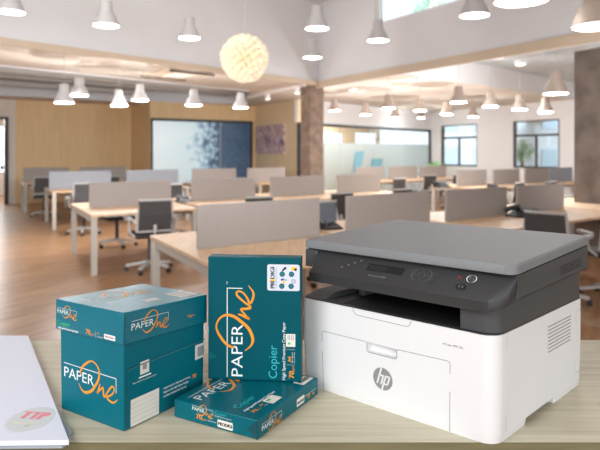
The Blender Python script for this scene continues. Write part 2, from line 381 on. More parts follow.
# window wall
def s_at(px): r = (px-300)/600; return (22.6*r-4.9)/(.47+.883*r)
uW = V2(.47, -.883); K7 = K6+uW*11
wins = [(s_at(441), s_at(477)), (s_at(513), s_at(559.5))]
wall('wall_windows', K6, K7, 0, ZC, M['white'], .2, holes=[(a, b, 1.0, 2.47) for a, b in wins], side=1)
for i, (a, b) in enumerate(wins):
    f = MB(); e = .06
    for (s0, s1, z0, z1) in ((a, b, 1.0, 1.0+e), (a, b, 2.47-e*.6, 2.47), (a, a+e, 1, 2.47), (b-e, b, 1, 2.47), (a, b, 1.98, 2.05), ((a+b)/2-.03, (a+b)/2+.03, 1, 2.0)):
        plane_box(K6, K7, s0, s1, z0, z1, -.08, -.02, f)
    o = struct(f.build('window_%d' % (i+2), M['charcoal']))
    g = MB(); plane_box(K6, K7, a+.02, b-.02, 1.02, 2.45, -.055, -.045, g); g.build('pane', M['clear'], o)
# high window of the upper wall
f = MB(); a, b, z0, z1 = UW
def pbR(s0, s1, q0, q1, o0, o1, mb):
    p, q = Cc+uR*s0, Cc+uR*s1; mb.prism([tuple(p+nR*o0), tuple(q+nR*o0), tuple(q+nR*o1), tuple(p+nR*o1)], q0, q1)
for q in ((a, b, z0, z0+.05), (a, b, z1-.05, z1), (a, a+.07, z0, z1), (b-.07, b, z0, z1)): pbR(*q, -.14, -.06, f)
o = struct(f.build('window_4', M['white'])); g = MB(); pbR(a+.03, b-.03, z0+.02, z1-.02, -.11, -.10, g); g.build('pane', M['clear'], o)
# outdoors
struct(MB().box(5, 60, 24, 70, -.3, -.1).build('ground_outdoor', M['facade2']))
def facade(name, x, y, w, h, mm, label, z0=-.1, rows=4, cols=4):
    r = empty(name, (x, y, z0), .3, label, 'building')
    MB().box(-w/2, w/2, 0, 4, 0, h).build('wall', mm, r)
    for i in range(cols):
        for j in range(rows):
            cx = -w/2+(i+.5)*w/cols; cz = (j+.5)*h/rows
            MB().box(cx-w/cols*.25, cx+w/cols*.25, -.05, .05, cz-h/rows*.28, cz+h/rows*.28).build('window', M['facade'] if mm != M['facade'] else M['facade_glass'], r)
    return r
facade('office_building', 13.2, 30, 3.6, 9, M['facade'], 'blue-grey building seen through the left half of the right window', rows=4, cols=2)
facade('office_building', 17.6, 32, 2.6, 9, M['facade'], 'pale blue building seen at the right edge of the right window', rows=5, cols=2)
facade('apartment_building', 9, 40, 14, 20, M['facade2'], 'white building seen through the high window above the ceiling edge', rows=8, cols=6)
def leafy(name, x, y, z, r, n, trunk, label, cat, seed, zs=1):
    root = empty(name, (x, y, 0), 0, label, cat); R = random.Random(seed)
    MB().tube([(0, 0, -.1), (.04, 0, trunk*.6), (0, 0, z)], [.12, .09, .04]).build('trunk', M['pot'], root)
    m = MB()
    for _ in range(n):
        a, b, q = R.uniform(0, 6.28), R.uniform(-1, 1), R.random()**.4*r
        c = Vector((q*math.cos(a)*math.sqrt(1-b*b), q*math.sin(a)*math.sqrt(1-b*b), z+q*b*zs)); u = Vector((R.gauss(0, 1), R.gauss(0, 1), R.gauss(0, 1))).normalized(); v = u.orthogonal().normalized(); s = R.uniform(.08, .16)*r
        m.add([tuple(c+u*s), tuple(c+v*s*.5), tuple(c-u*s), tuple(c-v*s*.5)], [(0, 1, 2, 3)])
    m.build('foliage', M['leaf'], root)
leafy('tree', 8.5, 23.0, 1.55, .46, 420, 1.0, 'round green tree outside the right-hand window', 'tree', 3)
leafy('tree', 5.6, 25.5, 7.0, 1.1, 260, 5, 'green treetop outside the high window near the top of the photo', 'tree', 5)
# columns
def column(name, x, y, w, m, label, rz):
    o = MB().box(-w/2, w/2, -w/2, w/2, 0, 3.0).build(name, m, None, .01); o.location = (x, y, 0); o.rotation_euler = (0, 0, rz); tag(o, label, 'column'); return o
column('timber_column', .27, 13.35, .37, M['bark'], 'rough brown timber-clad column behind the desks, left of the glazed wall', .6)
column('concrete_column', 4.71, 8.9, .85, M['concrete'], 'large rough grey concrete column at the right edge of the photo', .55)
# blue glass, picture, ceiling fittings
LM = (K4-K3).length; s0 = .02; s1 = LM-.12
r = empty('blue_glass_panel', (*(K3+(K4-K3).normalized()*s0), 0), math.atan2((K4-K3).y, (K4-K3).x), 'large dark-framed glass panel with patterned blue film on the timber wall', 'glass panel')
Lb = s1-s0
f = MB(); f.box(0, Lb, -.06, -.002, .3, .38).box(0, Lb, -.06, -.002, 2.42, 2.5).box(0, .05, -.06, -.002, .3, 2.5).box(Lb-.08, Lb, -.06, -.002, .3, 2.5); f.build('frame', M['charcoal'], r)
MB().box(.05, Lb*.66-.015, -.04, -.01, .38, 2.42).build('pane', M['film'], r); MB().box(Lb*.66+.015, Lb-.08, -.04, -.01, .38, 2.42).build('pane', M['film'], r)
MB().box(Lb*.66-.015, Lb*.66+.015, -.05, -.01, .38, 2.42).build('mullion', M['duct'], r)
r = empty('wall_picture', (*(K4+(K5-K4).normalized()*.28), 1.45), math.atan2((K5-K4).y, (K5-K4).x), 'unframed pink and white floral canvas on the pale timber wall', 'picture')
MB().box(-.1, 1.9, -.05, -.004, 0, .88).build('canvas', M['painting'], r)
r = empty('air_conditioner', (*P(178, 73, 600*1.53/80).xy, ZC), .8, 'square ceiling cassette air conditioner in the beige soffit', 'air conditioner')
MB().box(-.48, .48, -.48, .48, -.05, -.001).build('grille', M['beige2'], r, .01); f = MB(); f.box(-.5, .5, -.5, -.47, -.06, -.03).box(-.5, .5, .46, .5, -.07, -.03); f.build('louvre', M['charcoal'], r)
MB().box(-.2, .2, -.2, .2, -.07, -.05).build('intake', M['beige'], r)
for k, (px, py, dd_, lab) in enumerate(((352, 79.5, 0, 'round ceiling vent near the top of the timber column'), (496, 55, 0, 'round ceiling vent along the right ceiling edge'))):
    d = 600*1.53/(153-py); p = P(px, py, d); o = MB().lathe([(.01, -.04), (.16, -.045), (.2, -.001)], n=20, caps=True).build('ceiling_vent', M['charcoal'], None, smooth=True, loc=(p.x, p.y, ZC)); tag(o, lab, 'vent', 'round vents in the low ceiling')
    MB().lathe([(.01, -.06), (.13, -.055), (.13, -.04)], n=20, caps=True).build('cover', M['white'], o)
for px, py, lab in ((353, 90.5, 'small round ceiling spotlight just right of the timber column'), (421, 80, 'small round ceiling spotlight above the right-hand pendant lamps'), (520.5, 64.5, 'small round ceiling spotlight nearest the concrete column')):
    d = 600*1.47/(153-py); p = P(px, py, d); rt = empty('ceiling_spotlight', (p.x, p.y, ZC), 0, lab, 'spotlight', 'spotlights in the low ceiling')
    MB().lathe([(.09, 0), (.1, -.05), (.07, -.06)], n=16).build('housing', M['white'], rt, smooth=True); MB().lathe([(.005, -.055), (.07, -.058)], n=16).build('diffuser', M['bulb'], rt)
# pipes and ducts in the left bay, track light
for k, (a, b, rr, z, lab) in enumerate((((-8.5, 9.2), (-1.6, 16.6), .11, 3.17, 'long pale duct under the recessed ceiling above the left desks'), ((-9, 11.0), (-2.2, 17.6), .07, 3.2, 'thin pale duct running beside the larger duct'), ((-9, 12.8), (-4.5, 16.9), .09, 3.18, 'short pale duct closest to the timber back wall'))):
    o = MB().tube([(a[0], a[1], z), (b[0], b[1], z)], rr, 12).build('ceiling_duct', M['duct'], None, smooth=True); tag(o, lab, 'duct')
r = empty('track_light', (0, 0, 0), 0, 'white ceiling track with small spotlights left of the timber column', 'track light')
A_, B_ = P(243, 101, 16.2), P(305, 88, 12.9); A_.z = B_.z = 2.93
MB().bar(A_, B_, .05, .04).build('rail', M['white'], r)
for q in (.45, .9):
    c = A_.lerp(B_, q); MB().lathe([(.05, 0), (.06, -.14)], (c.x, c.y, 2.92), 12).build('spot_head', M['white'], r); MB().lathe([(.004, -.135), (.05, -.135)], (c.x, c.y, 2.92), 12).build('bulb', M['bulb'], r)
for q in (.08, .5, .95): c = A_.lerp(B_, q); MB().bar(c, (c.x, c.y, ZC), .015, .015).build('bracket', M['white'], r)

# ---------------------------------------------------------------- pendant lamps
def inside(p, pl):
    c = False; n = len(pl)
    for i in range(n):
        a, b = pl[i], pl[(i+1) % n]
        if (a.y > p.y) != (b.y > p.y) and p.x < (b.x-a.x)*(p.y-a.y)/(b.y-a.y)+a.x: c = not c
    return c
def pendant(px, py, w, label, ztop, mm='lamp', dia=.30, grp='bell pendant lamps'):
    d = FPX*dia/w; p = P(px, py, d); k = dia/.30
    if ztop < 4: ztop = 3.32 if inside(p.xy, bayL) else 3.45 if inside(p.xy, bayR) else ZC
    r = empty('pendant_lamp', p, 0, label, 'pendant lamp', grp)
    pr = [(.002, .285), (.066, .284), (.072, .275), (.073, .185), (.082, .155), (.103, .115), (.125, .07), (.141, .03), (.150, .008), (.150, 0), (.144, .002)]
    MB().lathe([(a*k, b*k) for a, b in pr], n=28).build('shade', M[mm], r, smooth=True)
    MB().lathe([(.002, .004*k), (.143*k, .006*k)], n=28).build('diffuser', M['glow'] if ztop > 4 else M['glow_low'], r)
    if ztop < 4:
        l = bpy.data.lights.new('bulb', 'POINT'); l.energy = 38; l.shadow_soft_size = 0; l.color = (.96, .98, 1)  # invisible point fill added under the shade to brighten ceiling and walls
        lo = bpy.data.objects.new('bulb', l); COL.objects.link(lo); lo.parent = r; lo.location = (0, 0, -.16)
    MB().tube([(0, 0, .28*k), (0, 0, max(ztop-p.z, .3))], .0035, 6).build('cord', M['cord'], r)
    return r
Lp = lambda *a, **k: pendant(*a, **k)
Lp(11, 12.5, 27, 'bell pendant lamp cut off by the top left corner of the photo', ZV, grp=None)
Lp(106, 26, 26, 'bell pendant lamp hanging alone before the upper left wall', ZV, grp=None)
Lp(189.5, 38.5, 22, 'bell pendant lamp left of the glowing globe lamp', ZV, grp=None)
Lp(255, 45, 14, 'bell pendant lamp mostly hidden behind the globe lamp', ZV, grp=None)
Lp(317, 29, 24, 'upper of the two bell pendants before the corner of the upper walls', ZV, grp=None)
Lp(312.5, 58, 19, 'lower and smaller of the two bell pendants before the upper wall corner', ZV, grp=None)
Lp(378, 41, 22, 'bell pendant lamp hanging just below the high window', ZV, grp=None)
Lp(474.5, 16, 30, 'bell pendant lamp right of the high window, next to the top edge', ZV, grp=None)
Lp(521, 2, 54, 'large bell pendant whose glowing underside touches the top edge', ZV, dia=.36, grp=None)
Lp(601, 27, 56, 'largest bell pendant lamp, overlapping the top of the concrete column', ZV, mm='lamp_warm', dia=.36, grp=None)
for a in ((64, 103, 20, 'faint bell pendant hanging leftmost before the timber back wall', ZC+.3), (79, 95.5, 19, 'bell pendant just right of the leftmost low one, above the timber wall', ZC+.3),
          (119, 106, 17, 'bell pendant lowest before the right end of the timber back wall', ZC+.3), (140, 100.5, 17, 'bell pendant just above the corner of the timber walls', ZC+.3),
          (193.5, 105.5, 17, 'bell pendant over the middle of the blue glass panel', ZC+.3), (240.5, 108, 16, 'bell pendant over the right end of the blue glass panel', ZC)):
    pendant(*a, grp=None)
for a in ((334.5, 111, 12, 'bell pendant nearest the timber column, above the glazed wall'), (365.5, 115, 12.5, 'second bell pendant right of the timber column'), (388.5, 108.5, 15, 'larger bell pendant above the middle of the glazed wall'),
          (395, 118, 11, 'small low bell pendant just beneath a larger one above the glazed wall'), (420, 111, 13.5, 'bell pendant above the right end of the glazed wall'), (421, 118, 9, 'smallest bell pendant, right below another one near the green plant'),
          (446.5, 114.5, 13.5, 'bell pendant above the left-hand window'), (458.5, 102.5, 17, 'higher bell pendant above the right side of the left-hand window'), (473, 117, 11, 'pale small bell pendant above the right edge of the left-hand window'),
          (490.5, 107, 16.5, 'bell pendant above the white wall between the two windows'), (519.5, 110, 16, 'bell pendant above the left pane of the right-hand window'), (545.5, 112.5, 16, 'bell pendant above the right pane of the right-hand window'),
          (556, 94, 24, 'larger bell pendant hanging just left of the concrete column')):
    pendant(*a, ZC, 'lamp_warm', grp=None, dia=.38 if a[2] == 24 else .30)
# globe lamp of paper petals
gp = P(244.5, 58.5, 7.3); r = empty('globe_lamp', gp, 0, 'large glowing globe lamp made of cream paper petals', 'globe lamp')
MB().sphere((0, 0, 0), .17, 20, 14).build('inner_shade', M['globe_in'], r, smooth=True)
R = random.Random(4); m = MB(); N = 190
for i in range(N):
    z = 1-2*(i+.5)/N; a = i*2.39996; q = math.sqrt(1-z*z); n = Vector((q*math.cos(a), q*math.sin(a), z)); t1 = n.orthogonal().normalized(); t1.rotate(Matrix.Rotation(R.uniform(0, 6.28), 3, n)); t2 = n.cross(t1)
    c = n*.19; s = .046
    ring_ = [c+n*.0+t1*.006+t2*.006, c+n*.0-t1*.006+t2*.006, c-t1*.006-t2*.006, c+t1*.006-t2*.006]
    tip = [c+n*R.uniform(.07, .11)+(t1*x+t2*y)*s for x, y in ((1, .6), (-.7, 1), (-1, -.7), (.6, -1))]
    m.loops([[tuple(v) for v in ring_], [tuple(v) for v in tip]], False)
m.build('petals', M['globe'], r)
MB().tube([(0, 0, .2), (0, 0, ZV-gp.z)], .006, 6).build('cord', M['cord'], r)

# ---------------------------------------------------------------- desks
def desk(pl, d, length, label, zt=1.07, scr='screen', hw=.8, gap=.13, screen=True, half=None):
    """pl pixel x of the screen's left end at depth d; runs along dB"""
    c0 = V2((pl-300)/600*d, d); mid = c0+dB*(length/2); r = empty('office_desk', (mid.x, mid.y, 0), 0, label, 'desk')
    T = lambda s, t: (dB*s+dA*t)
    def pb(s0, s1, t0, t1, z0, z1): 
        q = [T(s0, t0), T(s1, t0), T(s1, t1), T(s0, t1)]; return MB().prism([tuple(v) for v in q], z0, z1)
    h = length/2+gap
    pb(-h, h, -hw, hw, .70, .73).build('tabletop', M['oak'], r, .004)
    for s in (-1, 1):
        for t in (-1, 1):
            a = s*(h-.04); b = t*(hw-.05); pb(a-.035, a+.035, b-.04, b+.04, 0, .70).build('leg', M['steel'], r)
    f = MB()
    for s in (-1, 1): a = s*(h-.04); q = [T(a-.02, -hw+.05), T(a+.02, -hw+.05), T(a+.02, hw-.05), T(a-.02, hw-.05)]; f.prism([tuple(v) for v in q], .63, .70)
    q = [T(-h+.05, -.02), T(h-.05, -.02), T(h-.05, .02), T(-h+.05, .02)]; f.prism([tuple(v) for v in q], .62, .70); f.build('frame', M['steel'], r)
    if screen: pb(-length/2, length/2, -.018, .018, .73, zt).build('privacy_screen', M[scr], r, .006)
    return r
def ln(pl, pr, d):   # length along dB so that the right end lands on pixel pr
    x0 = (pl-300)/600*d; k = (pr-300)/600; return (k*d-x0)/(dB.x-k*dB.y)
rows = [
 (197, 319, 4.60, 'taupe-screened desk closest to the camera, directly behind the teal paper reams'),
 (346, 429, 5.60, 'desk of the front row partly hidden behind the left half of the printer lid'),
 (445.5, 506, 6.65, 'desk of the front row just behind the rear edge of the printer lid'),
 (517, 563, 7.75, 'right desk of the front row with a black phone lying on it'),
 (89, 171, 8.05, 'front left desk with a pale square leg on the open wood floor'),
 (191, 255, 9.0, 'second-row desk with a dark chair back before its screen, below the blue glass'),
 (270, 324, 10.1, 'second-row desk in front of the timber column base'),
 (337, 380, 11.1, 'second-row desk right of the timber column, in front of the glazed wall'),
 (456.5, 486, 13.2, 'small second-row desk in front of the left-hand window'),
 (49, 111, 12.2, 'cool grey screened desk of the middle row, near the door side'),
 (126, 178, 13.0, 'cool grey screened desk of the middle row, right of the timber wall corner'),
 (192, 236, 14.0, 'third-row desk before the middle of the blue glass panel'),
 (247, 285, 14.9, 'third-row desk before the floral picture'),
 (355, 383, 16.4, 'third-row desk before the middle of the glazed wall'),
 (389, 417, 17.2, 'third-row desk before the right part of the glazed wall'),
 (420, 446, 18.0, 'third-row desk beneath the green plant'),
 (23, 69, 15.2, 'farthest left desk, standing against the timber back wall'),
 (80, 126, 16.2, 'far desk against the timber back wall, right of the farthest left one'),
 (493, 519, 13.6, 'far desk at the left end of the right-hand window'),
 (524.5, 548, 14.6, 'far desk below the middle of the right-hand window'),
 (549, 572, 15.2, 'pale far desk beside the concrete column'),
]
def chain(p0, d0, p): return d0+ln(p0, p, d0)*dB.y
for i, (a, b, d, lab) in enumerate(rows):
    if i in (1, 2, 3): d = chain(197, 4.6, a)
    if i in (5, 6, 7): d = chain(171, 8.95, a)
    if i in (13, 14, 15): d = chain(355, 16.0, a)
    if i in (18, 19, 20): d = chain(456.5, 13.0, a)
    if i in (10, 11, 12): d = chain(49, 12.2, a)
    if i == 17: d = chain(23, 15.2, a)
    cool = i in (9, 10, 20); far = d > 11.5
    desk(a, d, ln(a, b, d), lab, zt=(1.09 if far else 1.07), scr='screen_cool' if cool else 'screen', hw={0: 1.0, 4: .92, 16: .62, 17: .62}.get(i, .8), gap={2: .06, 3: .06, 8: .04}.get(i, .12 if not far else .02))
desk(571, chain(197, 4.6, 563)+.25, 1.6, 'screenless oak desk at the right edge behind the printer', screen=False, hw=.85, gap=.1)

# ---------------------------------------------------------------- office chairs
def chair_proto():
    r = empty('office_chair', (0, 0, 0), 0)
    # seat faces +y, back at -y
    MB().prism(rrect(-.23, .23, -.22, .22, .06), .43, .49).build('seat', M['black'], r, .015)
    f = MB(); f.tube([(-.21, -.20, .52), (-.21, -.25, .72), (-.20, -.27, .90), (.20, -.27, .90), (.21, -.25, .72), (.21, -.20, .52), (-.21, -.20, .52)], .018, 8); f.build('back_frame', M['chairgrey'], r, smooth=True)
    MB().add([(-.2, -.205, .53), (.2, -.205, .53), (.2, -.255, .72), (.19, -.272, .89), (-.19, -.272, .89), (-.2, -.255, .72), (-.2, -.215, .53), (.2, -.215, .53), (.2, -.265, .72), (.19, -.282, .89), (-.19, -.282, .89), (-.2, -.265, .72)],
             [(0, 1, 2, 5), (5, 2, 3, 4), (6, 11, 8, 7), (11, 10, 9, 8), (0, 6, 7, 1), (1, 7, 8, 2), (2, 8, 9, 3), (3, 9, 10, 4), (4, 10, 11, 5), (5, 11, 6, 0)]).build('backrest', M['mesh'], r)
    for s in (-1, 1):
        f = MB(); f.tube([(s*.22, -.18, .45), (s*.27, -.1, .5), (s*.27, -.02, .66)], .016, 6); f.box(s*.27-.03, s*.27+.03, -.14, .12, .65, .68); f.build('armrest', M['chairgrey'], r)
    f = MB(); f.tube([(0, -.2, .44), (0, -.26, .52), (0, -.25, .6)], .02, 6); f.build('back_support', M['chairgrey'], r)
    MB().tube([(0, 0, .10), (0, 0, .44)], .028, 10).build('gas_column', M['charcoal'], r, smooth=True)
    f = MB()
    for k in range(5):
        a = k*2*math.pi/5+.3; f.bar((0, 0, .12), (.29*math.cos(a), .29*math.sin(a), .075), .045, .03)
    f.build('star_base', M['chairgrey'], r)
    for k in range(5):
        a = k*2*math.pi/5+.3; f = MB(); f.tube([(.29*math.cos(a)-.02*math.sin(a), .29*math.sin(a)+.02*math.cos(a), .028), (.29*math.cos(a)+.02*math.sin(a), .29*math.sin(a)-.02*math.cos(a), .028)], .028, 10); f.build('caster', M['black'], r)
    return r
chair = chair_proto(); used = False
base_rot = math.atan2(dA.y, dA.x)-math.pi/2
chairs = [
 (150, 7.5, 0, 1, 'grey-framed mesh office chair with its back to the camera, behind the carton'),
 (117, 9.45, 3.3, 1, 'office chair with a dark base under the front left desk'),
 (84, 10.9, 2.9, 1, 'office chair with a pale base seen past the left end of the front left desk'),
 (44, 13.9, 3.1, 1, 'office chair before the farthest left desk, its dark back above the middle row'),
 (114, 14.3, 3.2, 1, 'office chair between the two cool grey screens'),
 (173.5, 10.6, 3.0, 1, 'dark office chair between two screens, below the left part of the blue glass'),
 (249, 7.95, .1, 1, 'office chair whose dark backrest tops the screen behind the standing ream'),
 (330, 8.7, .15, 1, 'office chair with a dark backrest in the gap left of the printer lid'),
 (332, 6.75, 3.1, 1, 'blue-grey backed office chair in the gap between front row screens'),
 (390.5, 13.6, .2, 1, 'black office chair right of the teal panels'),
 (391, 9.6, .1, 1, 'office chair whose backrest top shows behind the second front row screen'),
 (423.5, 15.6, 0, 1, 'black office chair below the dark post at the end of the glazed wall'),
 (451, 16.0, .1, 1, 'black office chair beneath the left-hand window'),
 (506, 11.6, .3, 1, 'office chair in the gap between the front row screens right of the printer centre'),
 (538, 12.0, .2, 1, 'office chair whose dark backrest peeks over the right front row screen'),
 (568, 11.4, .4, 1, 'dark office chair right beside the concrete column'),
 (557, 5.9, -1.3, 1, 'turned office chair just behind the right end of the printer lid'),
 (611, 6.1, -.5, 1, 'dark office chair at the right edge beneath the screenless desk'),
]
for i, (px, d, rz, k, lab) in enumerate(chairs):
    o = chair if i == 0 else copy_tree(chair)
    o.location = ((px-300)/600*d, d, 0); o.rotation_euler = (0, 0, base_rot+rz); tag(o, lab, 'chair', 'mesh-backed office chairs')
    if i == 8:
        for ch in [c for c in COL.objects if c.parent == o and c.name.startswith('backrest')]: ch.data = ch.data.copy(); ch.data.materials[0] = M['mesh_blue']
# things on desks
def phone(px, d, rz, label, k=1):
    r = empty('desk_phone', ((px-300)/600*d, d, .731), rz, label, 'phone')
    MB().loops([[(-.11*k, -.09*k, 0), (.11*k, -.09*k, 0), (.11*k, .09*k, 0), (-.11*k, .09*k, 0)], [(-.105*k, -.085*k, .015), (.105*k, -.085*k, .015), (.105*k, .085*k, .07*k), (-.105*k, .085*k, .07*k)]]).build('body', M['black'], r, .004)
    MB().tube([(-.1*k, -.09*k, .05*k), (-.08*k, -.06*k, .07*k), (-.08*k, .06*k, .08*k), (-.1*k, .09*k, .065*k)], .022*k, 8).build('handset', M['charcoal'], r, smooth=True)
    MB().box(-.02*k, .08*k, .02*k, .07*k, .055*k, .075*k).build('display', M['mesh_blue'], r)
    return r
phone(329, 5.85, .5, 'black desk phone in the gap left of the printer lid', 1.0)
phone(522, 6.95, -.9, 'long black phone on the right desk of the front row', 1.35)
phone(184, 9.1, .4, 'black phone on the second-row desk, left of its screen', 1.0)
phone(442, 12.9, .3, 'black phone on a far desk below the green plant', 1.4)
phone(494, 12.6, .3, 'small black phone on the desk left of the right-hand window', 1.0)
def bottle(px, d, label, h=.2, m='white', z=.73):
    r = empty('bottle', ((px-300)/600*d, d, z), 0, label, 'bottle')
    MB().lathe([(.001, 0), (.035, 0), (.037, h*.65), (.015, h*.85), (.015, h)], n=14, caps=True).build('body', M[m], r, smooth=True)
    MB().lathe([(.018, h-.03), (.018, h+.01), (.001, h+.01)], n=12).build('cap', M['black'], r)
# plant beyond the glass
pp = P(437, 165, 20.6)
r = empty('potted_palm', (pp.x-.1, pp.y-.4, 0), 0, 'green potted palm between the glazed wall and the left-hand window', 'plant')
MB().lathe([(.001, 0), (.16, 0), (.2, .4), (.17, .4)], n=16, caps=True).build('pot', M['pot'], r, smooth=True)
MB().tube([(0, 0, .35), (.02, 0, .9), (0, 0, 1.15)], .02, 6).build('stem', M['pot'], r)
R = random.Random(8); m = MB()
for i in range(16):
    a = i*2.4; L_ = R.uniform(.35, .6); up = R.uniform(.1, .5); u = Vector((math.cos(a), math.sin(a), 0)); side = Vector((-math.sin(a), math.cos(a), 0))
    pts = [Vector((0, 0, 1.05))+u*L_*t+Vector((0, 0, up*t-.45*t*t)) for t in (0, .3, .6, .85, 1)]; ws = (.01, .05, .06, .04, .004)
    m.add([tuple(p+side*w*q) for p, w in zip(pts, ws) for q in (1, -1)], [(2*k, 2*k+1, 2*k+3, 2*k+2) for k in range(4)])
m.build('fronds', M['leaf'], r)
# teal panels before the glass
for px, d, w, z0, z1, lean, lab in ((356.5, 17.4, .30, .9, 1.52, .12, 'tall narrow teal panel standing before the glazed wall'), (376, 18.2, .42, .9, 1.3, .05, 'low wide teal panel standing before the glazed wall')):
    r = empty('teal_screen_panel', ((px-300)/600*d, d, 0), .6, lab, 'panel')
    MB().loops([[(-w/2, -.02, z0), (w/2, -.02, z0), (w/2, .02, z0), (-w/2, .02, z0)], [(-w/2+lean, -.02, z1), (w/2+lean, -.02, z1), (w/2+lean, .02, z1), (-w/2+lean, .02, z1)]]).build('panel', M['teal_panel'], r)
    MB().bar((0, 0, 0), (0, 0, z0), .04, .04).box(-.2, .2, -.2, .2, 0, .03).build('stand', M['steel'], r)

# ---------------------------------------------------------------- foreground table
r = empty('wooden_table', (0, 1.32, 0), 0, 'pale wooden table in the foreground carrying the printer and paper', 'table')
MB().box(-1.5, 1.5, -.282, .284, .935, .97).build('tabletop', M['table'], r, .001)
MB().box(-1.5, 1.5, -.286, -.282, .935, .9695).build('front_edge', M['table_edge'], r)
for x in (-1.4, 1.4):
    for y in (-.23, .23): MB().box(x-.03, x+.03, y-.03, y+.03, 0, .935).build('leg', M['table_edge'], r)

# ---------------------------------------------------------------- carton of paper
bx0, by0, ba = -.3155, 1.0733, -.573
BW, BL, BT, LO = .1819, .213, .1512, .0045
root = empty('paper_carton', (bx0, by0, TZ), ba, 'large teal carton of copy paper with a lid, left of the reams', 'carton')
k_ = .0052
tp = .0015
bd = MB(); bd.loops([[(-BW+tp, tp, .0006), (-tp, tp, .0006), (-tp, BL-tp, .0006), (-BW+tp, BL-tp, .0006)], [(-BW, 0, .19), (0, 0, .19), (0, BL, .19), (-BW, BL, .19)]]); bd.build('carton_body', M['teal_box'], root, .0015)
lid = MB(); o_ = LO
zl0, zl1, zt0, zt1 = BT+k_, BT-k_, .2098+k_, .2098-k_
lid.loops([[(-BW-o_-.004, -o_, zl0), (o_, -o_, zl0), (o_, BL+o_, zl1), (-BW-o_-.004, BL+o_, zl1)], [(-BW-o_-.004, -o_, zt0), (o_, -o_, zt0), (o_, BL+o_, zt1), (-BW-o_-.004, BL+o_, zt1)]])
lid_o = lid.build('carton_lid', M['teal_lid'], root, .0025, seg=3)
e = .0004
fF = lambda s, t, l=0: (s, -e-l+tp*max(0, 1-t/.19), t)
fR = lambda s, t, l=0: (e+l-tp*max(0, 1-t/.19), s, t)
lF = lambda s, t, l=0: (s, -o_-e-l, t)
lR = lambda s, t, l=0: (o_+e+l, s, t)
lT = lambda s, t, l=0: (s, t, zt0+(zt1-zt0)*(t+o_)/(BL+2*o_)+e+l)
logo(fF, -.1700, .0668, .150, -.01, M['ink_w'], M['ink_o'], root)
logo(lF, -.1835, .1893, .058, 0, M['ink_w'], M['ink_o'], lid_o)
logo(lR, .0135, .1795, .092, -.03, M['ink_w'], M['ink_o'], lid_o)
logo(lT, -.120, .020, .150, math.pi/2, M['ink_w'], M['ink_o'], lid_o)
t = MB(); text(t, lF, 'Copier', -.1845, .1668, .040, .0092); t.build('copier_lettering', M['ink_g'], lid_o)
t = MB(); text(t, lF, 'High Speed Premium Copy Paper', -.1815, .1595, .062, .0042, bold=.0002); text(t, lF, '500 SHEETS', -.066, .1610, .016, .0022); rect(t, lF, -.071, -.0705, .160, .1705); rect(t, lF, -.047, -.0165, .1615, .1705, .0015); t.build('lid_print', M['ink_w'], lid_o)
t = MB(); text(t, lF, '70', -.098, .1620, .013, .0095, bold=.0004); text(t, lF, 'gsm', -.0845, .1620, .010, .0045); text(t, lF, 'A4', -.067, .1665, .007, .004); text(t, lR, '70gsm', .158, .1690, .020, .0055); t.build('lid_orange_print', M['ink_o'], lid_o)
t = MB(); text(t, lambda a, b, l=0: lF(a, b, l+.0001), 'PRODIGI', -.0445, .1640, .0255, .0040, bold=.0003); t.build('label_print', M['ink_r'], lid_o)
t = MB(); rect(t, lT, -.062, -.012, .160, .208); t.build('top_label', M['label_w'], lid_o)
t = MB(); rect(t, lT, -.052, -.034, .088, .124); t.build('top_emblem', M['label_w'], lid_o)
t = MB(); text(t, lT, 'High Speed Premium Copy Paper', -.080, .030, .09, .005, math.pi/2); t.build('top_lettering', M['ink_w'], lid_o)
t = MB()
for q in range(5): rect(t, lambda a, b, l=0: lT(a, b, .0002), -.056+q*.009, -.052+q*.009, .166, .202)
t.build('top_label_print', M['ink_grey'], lid_o)
t = MB(); text(t, lT, 'Copier', -.092, .045, .045, .011, math.pi/2); t.build('copier_lettering', M['ink_c'], lid_o)
# right side printing
def pr(name, m, parent, *calls):
    for fn, *a in calls: t = MB(); fn(t, *a); t.build(name, m, parent)
pr('address_label', M['label_w'], root, (rect, fR, .0170, .0865, .0022, .0515)); pr('certificate_emblem', M['label_w'], root, (rect, fR, .0390, .0610, .0905, .1140, .001)); pr('barcode_label', M['label_w'], root, (rect, fR, .186, .2128, .075, .1052))
t = MB()
for q in range(5): rect(t, lambda a, b, l=0: fR(a, b, .0002), .0185, .085, .0095+q*.0085, .0099+q*.0085)
t.build('label_lines', M['ink_grey'], root)
pr('emblem_mark', M['ink_grey'], root, (rect, lambda a, b, l=0: fR(a, b, .0002), .045, .055, .098, .109)); pr('barcode', M['ink_grey'], root, (rect, lambda a, b, l=0: fR(a, b, .0002), .193, .2128, .080, .100))
pr('emblem_lettering', M['ink_w'], root, (rect, fR, .036, .066, .0845, .0872), (text, fR, 'Responsible forestry paper product', .022, .0785, .058, .0028))
t = MB()
for q, w_ in ((0, 'Engineered for High Speed Printing'), (1, 'Engineered for High Volume Copying'), (2, 'Excellent Double-sided Copying')): text(t, fR, '- '+w_, .096, .0445-q*.0078, .076-q*.006, .0036, bold=.0001)
t.build('side_print', M['ink_w'], root)
t = MB(); text(t, fR, '70', .178, .040, .011, .008, bold=.0004); t.build('side_orange_print', M['ink_o'], root)
t = MB(); path = [(.0085, .001)]+[(.0085, .103)]+[(.0100, .1075), (.014, .1095)]+[(.2125, .1115)]
ribbon(t, fR, [(a, b, .0018) for a, b in path]); t.build('panel_outline', M['fold'], root)
t = MB(); ribbon(t, fR, [(a+.0012, b-.0014, .0007) for a, b in path[1:]], .0001); t.build('panel_highlight', M['tealline'], root)
